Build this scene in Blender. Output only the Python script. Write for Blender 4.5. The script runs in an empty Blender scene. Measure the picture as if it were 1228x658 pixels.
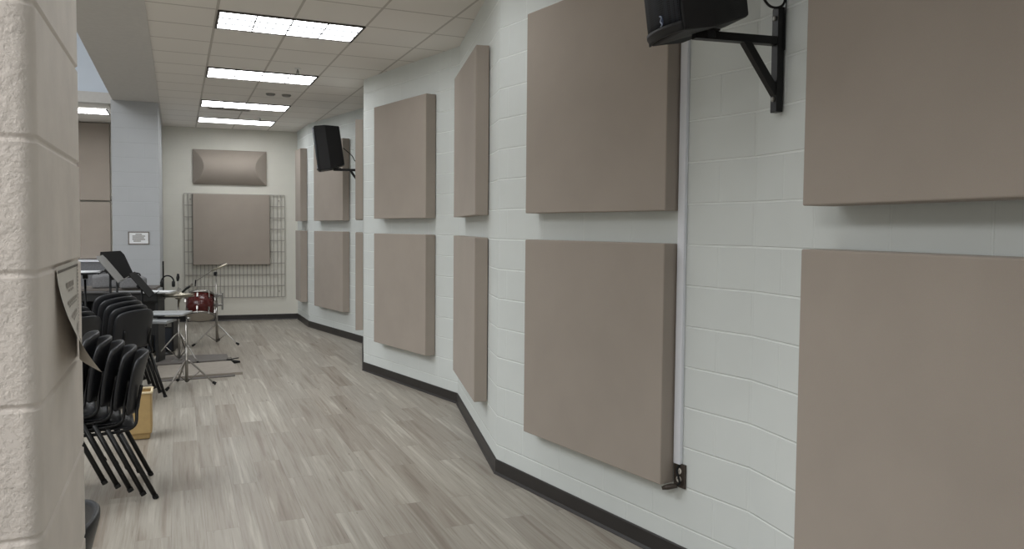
import bpy, bmesh, math, random
from mathutils import Vector, Matrix
random.seed(4)
scn = bpy.context.scene
COL = scn.collection
PI = math.pi

# ------------------------------------------------------------------ camera
F, CX, CY, PITCH, ROLL, EYE = 921.5, 614.0, 316.64, 0.0464, 0.0088, 1.70
cd = bpy.data.cameras.new('camera')
cam = bpy.data.objects.new('camera', cd); COL.objects.link(cam)
cd.sensor_width = 36; cd.lens = F / 1228 * 36
cd.shift_y = (CY - 329) / 1228
cd.clip_start = 0.02; cd.clip_end = 100
R3 = Matrix.Rotation(PI/2 - PITCH, 4, 'X') @ Matrix.Rotation(ROLL, 4, 'Z')
cam.matrix_world = Matrix.Translation((0, 0, EYE)) @ R3
scn.camera = cam
EYEP = Vector((0, 0, EYE))

def ray(px, py):
    x, y = (px - CX) / F, (py - CY) / F
    c, s = math.cos(ROLL), math.sin(ROLL)
    x0 = c*x + s*y; u = -(-s*x + c*y)
    c, s = math.cos(PITCH), math.sin(PITCH)
    return Vector((x0, c + s*u, -s + c*u))
def on_floor(px, py, z=0.0):
    d = ray(px, py); return EYEP + d * ((z - EYE) / d.z)
def at_y(px, py, Y):
    d = ray(px, py); return EYEP + d * (Y / d.y)
def on_plane(px, py, p, n):
    d = ray(px, py); return EYEP + d * ((Vector(p) - EYEP).dot(Vector(n)) / d.dot(Vector(n)))

# ------------------------------------------------------------------ materials
def sr(r, g, b):
    f = lambda v: (v/255/12.92) if v/255 <= .04045 else ((v/255+.055)/1.055)**2.4
    return (f(r), f(g), f(b), 1)
class NT:
    def __init__(s, name, rough=.6, metal=0.0, base=(.5, .5, .5, 1), spec=.5):
        s.m = bpy.data.materials.new(name); s.m.use_nodes = True
        s.t = s.m.node_tree; s.b = s.t.nodes['Principled BSDF']
        s.b.inputs['Base Color'].default_value = base
        s.b.inputs['Roughness'].default_value = rough
        s.b.inputs['Metallic'].default_value = metal
        s.b.inputs['Specular IOR Level'].default_value = spec
    def n(s, t, **k):
        o = s.t.nodes.new(t)
        for a, v in k.items():
            if a in o.inputs: o.inputs[a].default_value = v
            else: setattr(o, a, v)
        return o
    def l(s, a, ao, b, bi): s.t.links.new(a.outputs[ao], b.inputs[bi])
    def noise(s, vec, scale, detail=4, rough=.55, dims='3D'):
        o = s.t.nodes.new('ShaderNodeTexNoise'); o.noise_dimensions = dims
        o.inputs['Scale'].default_value = scale; o.inputs['Detail'].default_value = detail
        o.inputs['Roughness'].default_value = rough
        if vec: s.l(vec[0], vec[1], o, 'Vector')
        return o
    def ramp(s, src, stops):
        o = s.t.nodes.new('ShaderNodeValToRGB')
        while len(o.color_ramp.elements) < len(stops): o.color_ramp.elements.new(.5)
        for e, (p, c) in zip(o.color_ramp.elements, stops): e.position = p; e.color = c
        s.l(src[0], src[1], o, 'Fac'); return o
    def mix(s, fac, a, b, blend='MIX'):
        o = s.t.nodes.new('ShaderNodeMix'); o.data_type = 'RGBA'; o.blend_type = blend
        for sock, v in ((0, fac), (6, a), (7, b)):
            if isinstance(v, tuple) and not isinstance(v[0], (int, float)): s.t.links.new(v[0].outputs[v[1]], o.inputs[sock])
            else: o.inputs[sock].default_value = v
        return o
    def math(s, op, a, b=0.0):
        o = s.t.nodes.new('ShaderNodeMath'); o.operation = op
        for i, v in enumerate((a, b)):
            if isinstance(v, tuple): s.t.links.new(v[0].outputs[v[1]], o.inputs[i])
            else: o.inputs[i].default_value = v
        return o
    def bump(s, h, strength, dist, prev=None):
        o = s.t.nodes.new('ShaderNodeBump'); o.inputs['Strength'].default_value = strength
        o.inputs['Distance'].default_value = dist
        s.l(h[0], h[1], o, 'Height')
        if prev: s.l(prev, 'Normal', o, 'Normal')
        s.l(o, 'Normal', s.b, 'Normal'); return o

def simple(name, base, rough=.5, metal=0.0, bump=0.0, scale=60, var=.12, spec=.5):
    k = NT(name, rough, metal, base, spec)
    tc = k.n('ShaderNodeTexCoord')
    nz = k.noise((tc, 'Object'), scale, 3)
    lo = tuple(c*(1-var) for c in base[:3]) + (1,); hi = tuple(min(1, c*(1+var)) for c in base[:3]) + (1,)
    r = k.ramp((nz, 'Fac'), [(.3, lo), (.7, hi)])
    k.l(r, 'Color', k.b, 'Base Color')
    if bump: k.bump((nz, 'Fac'), bump, .002)
    return k.m

def block_wall(name, base, courses=.2032, mort=.005, dark=.97, groove=.55, vert=.3):
    k = NT(name, .55, 0, base, .35)
    tc = k.n('ShaderNodeTexCoord')
    def brick(width):
        br = k.n('ShaderNodeTexBrick'); br.offset = .5
        for a, v in (('Scale', 1.0), ('Mortar Size', mort), ('Mortar Smooth', .5), ('Brick Width', width), ('Row Height', courses)):
            br.inputs[a].default_value = v
        k.l(tc, 'UV', br, 'Vector'); return br
    rows = brick(400.0); full = brick(courses*2)
    v = k.math('MULTIPLY', (full, 'Fac'), vert)
    j = k.math('MAXIMUM', (rows, 'Fac'), (v, 'Value'))
    nz = k.noise((tc, 'UV'), 2.0, 3)
    c = k.ramp((nz, 'Fac'), [(.3, tuple(x*.965 for x in base[:3])+(1,)), (.75, tuple(min(1, x*1.025) for x in base[:3])+(1,))])
    m = k.mix((j, 'Value'), (c, 'Color'), tuple(x*dark for x in base[:3])+(1,))
    k.l(m, 2, k.b, 'Base Color')
    fine = k.noise((tc, 'UV'), 70, 5, .7)
    pits = k.ramp((fine, 'Fac'), [(.28, (0, 0, 0, 1)), (.42, (1, 1, 1, 1))])
    b1 = k.bump((pits, 'Color'), .14, .002)
    inv = k.math('SUBTRACT', 1.0, (j, 'Value'))
    k.bump((inv, 'Value'), groove, .014, b1)
    return k.m

def rough_block(name, base):          # the close-up split of the near pillar
    k = NT(name, .6, 0, base, .35)
    tc = k.n('ShaderNodeTexCoord')
    a = k.noise((tc, 'Object'), 95, 6, .62); b = k.noise((tc, 'Object'), 26, 4, .6)
    r1 = k.ramp((a, 'Fac'), [(.36, (0, 0, 0, 1)), (.50, (1, 1, 1, 1))])
    big = k.noise((tc, 'Object'), 9, 3)
    r2 = k.ramp((b, 'Fac'), [(.40, (0, 0, 0, 1)), (.62, (1, 1, 1, 1))])
    sep = k.n('ShaderNodeSeparateXYZ'); k.l(tc, 'UV', sep, 'Vector')      # u>0 only on the rough front face
    amt = k.ramp((sep, 'X'), [(.0, (.10, .10, .10, 1)), (1.0, (1, 1, 1, 1))])
    s1 = k.math('MULTIPLY', (r1, 'Color'), .45); s2 = k.math('MULTIPLY', (r2, 'Color'), .9)
    s = k.math('ADD', (s1, 'Value'), (s2, 'Value'))
    h = k.math('MULTIPLY', (s, 'Value'), (amt, 'Color'))
    cc = k.ramp((big, 'Fac'), [(.3, tuple(x*.93 for x in base[:3])+(1,)), (.7, tuple(min(1, x*1.04) for x in base[:3])+(1,))])
    k.l(cc, 'Color', k.b, 'Base Color')
    k.bump((h, 'Value'), .6, .0034)
    return k.m

M = {}
M['wall'] = block_wall('painted_block', sr(222, 227, 225), dark=1.2, groove=.6, mort=.006, vert=.22)  # joints coloured lighter than the block, imitating light caught along the grooves
M['wall_far'] = block_wall('painted_block_warm', sr(224, 222, 212), dark=.98, groove=.12, vert=.1)
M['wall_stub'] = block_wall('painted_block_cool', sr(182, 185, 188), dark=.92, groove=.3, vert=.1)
M['pillar'] = rough_block('rough_cream_block', sr(243, 235, 227))
M['soffit'] = simple('soffit_plaster', sr(205, 203, 200), .8, 0, .05, 20, .03)
M['hall_upper'] = simple('hall_upper_paint', sr(212, 222, 234), .8, 0, 0, 2, .03)
M['base'] = simple('black_vinyl_base', sr(46, 43, 42), .45, 0, 0, 8, .1)
M['black'] = simple('black_plastic', sr(27, 28, 30), .42, 0, .08, 160, .15)
M['chair_black'] = simple('chair_shell_plastic', sr(31, 32, 36), .40, 0, .25, 260, .15)
M['black_metal'] = simple('black_powder_coat', sr(22, 22, 23), .4, .3, .05, 200, .15)
M['speaker'] = simple('speaker_paint', sr(20, 20, 23), .55, 0, .25, 240, .2)
M['chrome'] = simple('chrome_tube', sr(158, 155, 150), .28, 1.0, 0, 30, .05)
M['steel'] = simple('dull_steel', sr(150, 148, 144), .4, .9, 0, 30, .08)
M['rubber'] = simple('rubber_foot', sr(18, 18, 18), .8)
M['white'] = simple('white_raceway', sr(240, 243, 250), .4, 0, 0, 10, .02)
M['plate'] = simple('dark_cover_plate', sr(76, 68, 62), .45, .3, .05, 80, .1)
M['socket'] = simple('pale_socket', sr(214, 208, 198), .45)
M['slot'] = simple('socket_slot', sr(20, 18, 18), .6)
M['paper'] = simple('white_paper', sr(226, 222, 214), .8, 0, 0, 12, .02)
M['paper_bright'] = simple('bright_paper', sr(236, 238, 240), .8, 0, 0, 12, .02)
M['ink'] = simple('grey_ink', sr(128, 122, 116), .9)
M['ink_pale'] = simple('faded_ink', sr(176, 170, 162), .9)
M['ink_dark'] = simple('dark_ink', sr(120, 115, 110), .9)
M['maroon'] = simple('maroon_lacquer', sr(74, 24, 22), .25, 0, 0, 14, .2)
M['head'] = simple('drum_head', sr(205, 198, 188), .5, 0, 0, 20, .05)
M['bronze'] = simple('cymbal_bronze', sr(190, 184, 168), .4, .8, 0, 40, .08)
M['tan'] = simple('tan_plastic', sr(190, 162, 112), .5, 0, .03, 20, .05)
M['tan_rim'] = simple('pale_tan_rim', sr(222, 206, 170), .5)
M['grey_board'] = simple('grey_board_top', sr(158, 150, 140), .6, 0, .05, 20, .08)
M['grey_dark'] = simple('dark_grey_board', sr(104, 99, 95), .6, 0, .05, 20, .1)
M['grey_tray'] = simple('grey_tray', sr(165, 168, 170), .35, .2, 0, 20, .08)
M['grey_case'] = simple('grey_case_cloth', sr(122, 122, 124), .75, 0, .2, 80, .15)
M['wire'] = simple('grid_wire', sr(168, 163, 156), .4, .1, 0, 20, .05)
M['stand_black'] = simple('music_desk_black', sr(17, 17, 18), .75, 0, .05, 60, .1, spec=.2)
M['stand_grey'] = simple('stand_grey_face', sr(128, 128, 126), .5, 0, .05, 60, .1)
M['blue_badge'] = simple('blue_badge', sr(52, 66, 98), .4)
M['pale_badge'] = simple('pale_badge_mark', sr(165, 175, 196), .4)
M['counter'] = simple('counter_grey', sr(120, 121, 125), .6)
M['vent'] = simple('vent_paint', sr(205, 200, 194), .5)
M['frame_dark'] = simple('fixture_trim', sr(70, 66, 62), .5)
M['louver'] = simple('louver_blade', sr(96, 98, 100), .6, 0, 0, 10, .02)
M['frame_white'] = simple('fixture_white', sr(225, 225, 222), .4)

def fabric(name, base):
    k = NT(name, .85, 0, base, .2)
    tc = k.n('ShaderNodeTexCoord')
    a = k.noise((tc, 'Object'), 420, 2); b = k.noise((tc, 'Object'), 2.2, 3)
    r = k.ramp((b, 'Fac'), [(.3, tuple(x*.96 for x in base[:3])+(1,)), (.7, tuple(x*1.04 for x in base[:3])+(1,))])
    w = k.mix(.10, (r, 'Color'), (a, 'Color'), 'OVERLAY')
    k.l(w, 2, k.b, 'Base Color')
    k.bump((a, 'Fac'), .15, .0006)
    k.b.inputs['Sheen Weight'].default_value = .12
    return k.m
M['fabric'] = fabric('taupe_panel_fabric', sr(166, 156, 146))

def floor_mat():
    k = NT('wood_plank_vinyl', .42, 0, (.4, .36, .32, 1), .4)
    tc = k.n('ShaderNodeTexCoord')
    br = k.n('ShaderNodeTexBrick'); br.offset = .37; br.offset_frequency = 2
    for a, v in (('Scale', 1.0), ('Mortar Size', .0012), ('Mortar Smooth', .2), ('Brick Width', 1.22), ('Row Height', .178), ('Bias', 0.0),
                 ('Color1', (0, 0, 0, 1)), ('Color2', (1, 1, 1, 1)), ('Mortar', (.3, .3, .3, 1))):
        br.inputs[a].default_value = v
    k.l(tc, 'UV', br, 'Vector')
    rnd = k.n('ShaderNodeSeparateColor'); k.l(br, 'Color', rnd, 'Color')
    w = k.math('MULTIPLY', (rnd, 'Red'), 37.0)
    def grain(sx, sy, scale, detail, rough, dist=0.0):
        mp = k.n('ShaderNodeMapping'); mp.inputs['Scale'].default_value = (sx, sy, 1)
        k.l(tc, 'UV', mp, 'Vector')
        o = k.noise((mp, 'Vector'), scale, detail, rough, '4D'); o.inputs['Distortion'].default_value = dist
        k.l(w, 'Value', o, 'W'); return o
    g1 = grain(.45, 9.0, 1.6, 5, .55, .5)      # broad streaks along the plank
    g2 = grain(.9, 38.0, 2.0, 4, .6, .4)      # fine lines
    g3 = grain(1.1, 12.0, 2.0, 5, .65, 2.2)      # dark cracks and knots
    light, mid, brown, dark = sr(185, 181, 171), sr(160, 154, 144), sr(139, 130, 119), sr(84, 74, 66)
    c1 = k.ramp((g1, 'Fac'), [(.34, brown), (.46, mid), (.55, mid), (.68, light)])
    tone = k.ramp((rnd, 'Red'), [(0, (.84, .80, .77, 1)), (.5, (.98, .98, .98, 1)), (1, (1.12, 1.12, 1.11, 1))])
    c2 = k.mix(.85, (c1, 'Color'), (tone, 'Color'), 'MULTIPLY')
    f2 = k.ramp((g2, 'Fac'), [(.34, (.76, .74, .71, 1)), (.50, (1, 1, 1, 1)), (.7, (1.07, 1.07, 1.07, 1))])
    c3 = k.mix(.75, (c2, 2), (f2, 'Color'), 'MULTIPLY')
    cr = k.ramp((g3, 'Fac'), [(.29, (1, 1, 1, 1)), (.345, (0, 0, 0, 1))])
    cr2 = k.math('MULTIPLY', (cr, 'Color'), .8)
    c4 = k.mix((cr2, 'Value'), (c3, 2), dark)
    sm = k.math('MULTIPLY', (br, 'Fac'), .35)
    c5 = k.mix((sm, 'Value'), (c4, 2), dark)
    k.l(c5, 2, k.b, 'Base Color')
    k.bump((g2, 'Fac'), .06, .001)
    return k.m
M['floor'] = floor_mat()

def tile_mat():
    base = sr(236, 232, 226)
    k = NT('ceiling_tile', .9, 0, base, .15)
    tc = k.n('ShaderNodeTexCoord')
    br = k.n('ShaderNodeTexBrick'); br.offset = 0
    for a, v in (('Scale', 1.0), ('Mortar Size', .011), ('Mortar Smooth', .05), ('Brick Width', .598), ('Row Height', .598),
                 ('Color1', base), ('Color2', tuple(x*.965 for x in base[:3])+(1,)), ('Mortar', sr(196, 191, 184))):
        br.inputs[a].default_value = v
    k.l(tc, 'UV', br, 'Vector')
    k.l(br, 'Color', k.b, 'Base Color')
    nz = k.noise((tc, 'UV'), 140, 4, .7)
    b = k.bump((nz, 'Fac'), .25, .002)
    k.bump((br, 'Fac'), .6, .006, b)
    return k.m
M['tile'] = tile_mat()

def grille_mat():
    k = NT('speaker_grille', .6, .2, sr(34, 36, 42), .4)
    tc = k.n('ShaderNodeTexCoord')
    v = k.n('ShaderNodeTexVoronoi'); v.inputs['Scale'].default_value = 120; v.inputs['Randomness'].default_value = 0.0
    k.l(tc, 'Object', v, 'Vector')
    r = k.ramp((v, 'Distance'), [(.25, sr(10, 10, 12)), (.45, sr(56, 60, 68))])
    k.l(r, 'Color', k.b, 'Base Color'); k.bump((v, 'Distance'), .5, .003)
    return k.m
M['grille'] = grille_mat()

def lens_mat(strength):
    k = NT('lamp_lens', .4, 0, (.9, .9, .9, 1))
    tc = k.n('ShaderNodeTexCoord')
    nz = k.noise((tc, 'Object'), 6, 2)
    r = k.ramp((nz, 'Fac'), [(.3, (.955, .98, 1, 1)), (.7, (.98, .99, 1, 1))])
    k.l(r, 'Color', k.b, 'Emission Color')
    k.b.inputs['Emission Strength'].default_value = strength
    return k.m
LENS = 11.0; LENS_BACK = 2.5
M['lens'] = lens_mat(LENS); M['lens_dim'] = lens_mat(LENS_BACK); M['lens_mid'] = lens_mat(6.5)

# ------------------------------------------------------------------ mesh helpers
def BM(): return bmesh.new()
def box(bm, c, s, rot=None):
    m = Matrix.Translation(c) @ (rot.to_4x4() if rot else Matrix.Identity(4)) @ Matrix.Diagonal((s[0], s[1], s[2], 1))
    return bmesh.ops.create_cube(bm, size=1, matrix=m)['verts']
def prism(bm, pts, z0, z1):
    """vertical prism over an xy outline"""
    lo = [bm.verts.new((p[0], p[1], z0)) for p in pts]; hi = [bm.verts.new((p[0], p[1], z1)) for p in pts]
    n = len(pts)
    bm.faces.new(hi); bm.faces.new(lo[::-1])
    for i in range(n): bm.faces.new((lo[i], lo[(i+1) % n], hi[(i+1) % n], hi[i]))
    return lo + hi
def hexa(bm, q0, q1):
    """solid between two quads with matching corners"""
    a = [bm.verts.new(p) for p in q0]; b = [bm.verts.new(p) for p in q1]
    bm.faces.new(a[::-1]); bm.faces.new(b)
    for i in range(4): bm.faces.new((a[i], a[(i+1) % 4], b[(i+1) % 4], b[i]))
def tube(bm, pts, r, seg=10, cap=True):
    pts = [Vector(p) for p in pts]; rings = []
    rr = r if isinstance(r, (list, tuple)) else [r]*len(pts)
    up = None
    for i, p in enumerate(pts):
        t = (pts[min(i+1, len(pts)-1)] - pts[max(i-1, 0)]).normalized()
        if up is None: up = Vector((0, 0, 1)) if abs(t.z) < .9 else Vector((1, 0, 0))
        a = t.cross(up).normalized(); b = a.cross(t).normalized(); up = b
        rings.append([bm.verts.new(p + (a*math.cos(2*PI*k/seg) + b*math.sin(2*PI*k/seg))*rr[i]) for k in range(seg)])
    for A, B in zip(rings, rings[1:]):
        for k in range(seg): bm.faces.new((A[k], A[(k+1) % seg], B[(k+1) % seg], B[k]))
    if cap: bm.faces.new(rings[0][::-1]); bm.faces.new(rings[-1])
def lathe(bm, prof, mat=None, seg=28):
    """revolve (r,z) profile about z"""
    mat = mat or Matrix.Identity(4); rings = []
    for r, z in prof:
        rings.append([bm.verts.new(mat @ Vector((r*math.cos(2*PI*k/seg), r*math.sin(2*PI*k/seg), z))) for k in range(seg)])
    for A, B in zip(rings, rings[1:]):
        for k in range(seg): bm.faces.new((A[k], A[(k+1) % seg], B[(k+1) % seg], B[k]))
    bm.faces.new(rings[0][::-1]); bm.faces.new(rings[-1])
def grid(bm, fn, nu, nv):
    V = [[bm.verts.new(fn(i/nu, j/nv)) for j in range(nv+1)] for i in range(nu+1)]
    for i in range(nu):
        for j in range(nv): bm.faces.new((V[i][j], V[i+1][j], V[i+1][j+1], V[i][j+1]))
def smooth_path(pts, n=8):
    """Catmull-Rom"""
    P = [Vector(p) for p in pts]; P = [2*P[0]-P[1]] + P + [2*P[-1]-P[-2]]; out = []
    for i in range(1, len(P)-2):
        for k in range(n):
            t = k/n
            out.append(.5*((2*P[i]) + (P[i+1]-P[i-1])*t + (2*P[i-1]-5*P[i]+4*P[i+1]-P[i+2])*t*t + (-P[i-1]+3*P[i]-3*P[i+1]+P[i+2])*t**3))
    return out + [P[-2]]

def thing(name, label, cat, loc=(0, 0, 0), rot=(0, 0, 0), group=None):
    o = bpy.data.objects.new(name, None); COL.objects.link(o)
    o.empty_display_size = .1
    o.location = loc; o.rotation_euler = rot
    o['label'] = label; o['category'] = cat
    if group: o['group'] = group
    return o
def world_of(o):
    m = Matrix.Translation(o.location) @ o.rotation_euler.to_matrix().to_4x4()
    return (world_of(o.parent) @ m) if o.parent else m
def obj(name, bm, mat, parent=None, world=False, bevel=0, smooth=False, solid=0, sub=0, recentre=False, label=None):
    if world and parent: bmesh.ops.transform(bm, matrix=world_of(parent).inverted(), verts=bm.verts)
    bmesh.ops.recalc_face_normals(bm, faces=bm.faces)
    off = Vector()
    if recentre:
        xs = [v.co for v in bm.verts]
        off = Vector(((min(v.x for v in xs)+max(v.x for v in xs))/2, (min(v.y for v in xs)+max(v.y for v in xs))/2, min(v.z for v in xs)))
        bmesh.ops.translate(bm, vec=-off, verts=bm.verts)
    me = bpy.data.meshes.new(name); bm.to_mesh(me); bm.free()
    if smooth:
        for p in me.polygons: p.use_smooth = True
    me.materials.append(M[mat] if isinstance(mat, str) else mat)
    o = bpy.data.objects.new(name, me); COL.objects.link(o)
    o.location = off
    if parent: o.parent = parent
    if solid:
        md = o.modifiers.new('solid', 'SOLIDIFY'); md.thickness = solid; md.offset = 0
    if sub:
        md = o.modifiers.new('sub', 'SUBSURF'); md.levels = sub; md.render_levels = sub
    if bevel:
        md = o.modifiers.new('bevel', 'BEVEL'); md.width = bevel; md.segments = 2; md.limit_method = 'ANGLE'
    if label: o['label'] = label
    return o
def tag(o, label, cat, group=None):
    o['label'] = label; o['category'] = cat
    if group: o['group'] = group
    return o
def structure(name, bm, mat, **k):
    o = obj(name, bm, mat, **k); o['kind'] = 'structure'; return o
def copy_tree(o, parent=None):
    c = o.copy(); COL.objects.link(c)
    if parent: c.parent = parent
    for ch in list(o.children): copy_tree(ch, c)
    return c

# ------------------------------------------------------------------ room
CEIL = EYE + 1.725
PHI = .4103
E1 = Vector((math.cos(PHI), math.sin(PHI), 0)); E2 = Vector((-math.sin(PHI), math.cos(PHI), 0))
def uv_of(p): return (p[0]*E1.x + p[1]*E1.y, p[0]*E2.x + p[1]*E2.y)
def from_uv(u, v, z=0): return Vector((u*E1.x + v*E2.x, u*E1.y + v*E2.y, z))
W = {0: (-6.097, 13.41), 1: (-3.94, 14.118), 2: (-3.446, 13.016), 3: (-2.173, 11.215), 4: (-1.754, 9.077),
     5: (-.515, 7.386), 6: (-.095, 5.266), 7: (1.10, 3.48), 8: (1.10+.29*5.05, 3.48-.957*5.05)}
W = {k: Vector((v[0], v[1], 0)) for k, v in W.items()}
WL = W[0] + (W[0]-W[1]).normalized()*7.0        # far wall carried on behind the stub

def wall_strip(name, pts, z0, z1, mat, thick=.15, u0=0.0):
    """a wall along a polyline; room lies to the right of travel"""
    bm = BM(); uvl = bm.loops.layers.uv.new('UVMap')
    pts = [Vector((p[0], p[1], 0)) for p in pts]
    dirs = [(b-a).normalized() for a, b in zip(pts, pts[1:])]
    outs = []
    for i, p in enumerate(pts):
        d0 = dirs[max(i-1, 0)]; d1 = dirs[min(i, len(dirs)-1)]
        n0 = Vector((-d0.y, d0.x, 0)); n1 = Vector((-d1.y, d1.x, 0)); m = (n0+n1).normalized()
        outs.append(p + m*thick/max(.3, m.dot(n0)))
    cum = [u0]
    for a, b in zip(pts, pts[1:]): cum.append(cum[-1] + (b-a).length)
    def quad(vs, uvs):
        f = bm.faces.new([bm.verts.new(v) for v in vs])
        for l, u in zip(f.loops, uvs): l[uvl].uv = u
    Z = lambda p, z: (p.x, p.y, z)
    for i in range(len(pts)-1):
        a, b, c, d = pts[i], pts[i+1], outs[i], outs[i+1]
        quad([Z(a, z0), Z(b, z0), Z(b, z1), Z(a, z1)], [(cum[i], z0), (cum[i+1], z0), (cum[i+1], z1), (cum[i], z1)])
        quad([Z(d, z0), Z(c, z0), Z(c, z1), Z(d, z1)], [(cum[i+1], z0), (cum[i], z0), (cum[i], z1), (cum[i+1], z1)])
        quad([Z(a, z1), Z(b, z1), Z(d, z1), Z(c, z1)], [(0, 0)]*4)
        quad([Z(c, z0), Z(d, z0), Z(b, z0), Z(a, z0)], [(0, 0)]*4)
    for k in (0, -1):
        a, c = pts[k], outs[k]
        quad([Z(a, z0), Z(a, z1), Z(c, z1), Z(c, z0)], [(0, z0), (0, z1), (.15, z1), (.15, z0)])
    bmesh.ops.remove_doubles(bm, verts=bm.verts, dist=1e-4)
    return structure(name, bm, mat)

wall_strip('wall_right', [W[i] for i in range(1, 9)], 0, CEIL, 'wall')
wall_strip('wall_far', [WL, W[1]], 0, CEIL, 'wall_far')

def baseboard(name, pts, h=.102, t=.009):
    bm = BM(); pts = [Vector((p[0], p[1], 0)) for p in pts]
    dirs = [(b-a).normalized() for a, b in zip(pts, pts[1:])]
    prof = [(0.0, h), (t*.6, h), (t, h-.006), (t, .018), (t*2.1, .004), (t*2.1, 0), (0, 0)]
    rings = []
    for i, p in enumerate(pts):
        d0 = dirs[max(i-1, 0)]; d1 = dirs[min(i, len(dirs)-1)]
        n0 = Vector((d0.y, -d0.x, 0)); n1 = Vector((d1.y, -d1.x, 0)); m = (n0+n1).normalized(); k = 1/max(.3, m.dot(n0))
        rings.append([bm.verts.new(p + m*k*o + Vector((0, 0, z))) for o, z in prof])
    for A, B in zip(rings, rings[1:]):
        for k in range(len(prof)-1): bm.faces.new((A[k], A[k+1], B[k+1], B[k]))
    bm.faces.new(rings[0]); bm.faces.new(rings[-1][::-1])
    return structure(name, bm, 'base')
baseboard('baseboard_right', [W[i] for i in range(1, 9)])
baseboard('baseboard_far', [W[0] + (W[1]-W[0])*.012, W[1]])

def flat(name, pts, z, mat, uvf=None, flip=False, thick=.1):
    bm = BM(); uvl = bm.loops.layers.uv.new('UVMap')
    s = thick if flip else -thick
    top = [bm.verts.new((p[0], p[1], z)) for p in pts]; bot = [bm.verts.new((p[0], p[1], z+s)) for p in pts]
    f = bm.faces.new(top); bm.faces.new(bot[::-1])
    n = len(pts)
    for i in range(n): bm.faces.new((top[i], top[(i+1) % n], bot[(i+1) % n], bot[i]))
    for ff in bm.faces:
        for l in ff.loops:
            l[uvl].uv = uvf(l.vert.co) if uvf else (l.vert.co.x, l.vert.co.y)
    return structure(name, bm, mat)
flat('floor', [(-16, -3), (4, -3), (4, 17), (-16, 17)], 0, 'floor', lambda p: (uv_of(p)[1]+.35, uv_of(p)[0]+.05))
# ceiling tile grid is laid out from the corner of the first fixture
L0 = Vector((-2.369, 6.218, 0)); LU, LV = uv_of(L0)
U_SOFF_R, U_SOFF_L = -.215, -.805
def cuv(p): u, v = uv_of(p); return (u-LU+5.98, v-LV+11.96)
def ceil_outline():
    pts = [from_uv(U_SOFF_R, -3)]
    pts += [Vector((3.2, -2, 0)), Vector((4.0, 6, 0)), Vector((1, 13, 0)), Vector((-3.7, 15, 0))]
    w = from_uv(U_SOFF_R, 15.6); pts.append(w)
    return [(p.x, p.y) for p in pts]
flat('ceiling', ceil_outline(), CEIL, 'tile', cuv, flip=True)

# near pillar: bullnosed block corner with recessed joints
def pillar():
    c = Vector((-.7140, 1.156, 0)); r = .026
    bm = BM(); uvl = bm.loops.layers.uv.new('UVMap')
    out = []                                             # outline (point, roughness)
    far = c + E2*.56
    out.append((c - E1*.62 + E2*.56, .0)); out.append((c - E1*.62, 1.0))
    for t in (.5, .4, .3, .22, .15, .10, .06, .035): out.append((c - E1*t, 1.0))
    for k in range(9):
        a = PI/2*k/8
        out.append((c - E1*r + E2*r + (E1*math.sin(a) - E2*math.cos(a))*r, max(0.0, 1-k/5)))
    for t in (.06, .12, .2, .3, .4, .5): out.append((c + E2*t, .0))
    for k in range(5):
        a = PI/2*k/4; q = .008
        out.append((far - E1*q - E2*q + (E1*math.cos(a) + E2*math.sin(a))*q, .0))
    cen = c - E1*.31 + E2*.28
    zs = [0]
    for j in range(1, 18):
        z = j*.2032
        if z > CEIL - .02: break
        zs += [z-.012, z-.0075, z-.0062, z-.0034, z, z+.0034, z+.0062, z+.0075, z+.012]
    zs.append(CEIL)
    dep = {0: 0}
    rings = []
    for z in zs:
        j = round(z/.2032); dz = abs(z - j*.2032); d = 0
        if 0 < j and dz < .007 and z not in (0, CEIL): d = .0045 if dz < .002 else (.0036 if dz < .005 else 0)
        ring = []
        for i, (p, ro) in enumerate(out):
            a = out[i-1][0]; b = out[(i+1) % len(out)][0]
            t = (b-a); n = Vector((t.y, -t.x, 0)).normalized()
            if n.dot(p-cen) < 0: n = -n
            q = p - n*d; ring.append((bm.verts.new((q.x, q.y, z)), ro))
        rings.append(ring)
    N = len(out)
    for A, B in zip(rings, rings[1:]):
        for i in range(N):
            j = (i+1) % N
            vs = [A[i], A[j], B[j], B[i]]
            f = bm.faces.new([v[0] for v in vs]); f.smooth = True
            for l, v in zip(f.loops, vs): l[uvl].uv = (v[1], 0)
    bm.faces.new([v[0] for v in rings[-1]])
    o = structure('wall_left_front', bm, 'pillar')
    return c
PC = pillar()

# wall stub on the left that joins the far wall, soffit above, taller hall beyond
SA = Vector((-5.51, 10.60, 0)); SB = SA + E1*.589
SD = SB + E2*2.80; SE = SA + E2*3.05
wall_strip('wall_left_rear', [SE, SA, SB, SD][::-1][::-1], 0, CEIL-.001, 'wall_stub', thick=-.0) if False else None
def stub():
    bm = BM(); uvl = bm.loops.layers.uv.new('UVMap')
    pts = [SA, SB, SB + E2*2.78, SA + E2*2.98]
    cum = [0, .589, .589+2.78, 0]
    for i in range(4):
        a, b = pts[i], pts[(i+1) % 4]; L = (b-a).length; u = [0, .589, 0, 0][i]
        f = bm.faces.new([bm.verts.new((a.x, a.y, 0)), bm.verts.new((b.x, b.y, 0)), bm.verts.new((b.x, b.y, CEIL-.012)), bm.verts.new((a.x, a.y, CEIL-.012))])
        for l, q in zip(f.loops, [(u, 0), (u+L, 0), (u+L, CEIL), (u, CEIL)]): l[uvl].uv = q
    bmesh.ops.remove_doubles(bm, verts=bm.verts, dist=1e-4)
    bm.faces.new([v for v in bm.verts if v.co.z > 1]) if False else None
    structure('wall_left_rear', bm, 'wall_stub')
stub()
bm = BM(); prism(bm, [from_uv(U_SOFF_L, -3), from_uv(U_SOFF_R, -3), from_uv(U_SOFF_R, 14.9), from_uv(U_SOFF_L, 14.9)], CEIL-.012, CEIL+2.6)
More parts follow.
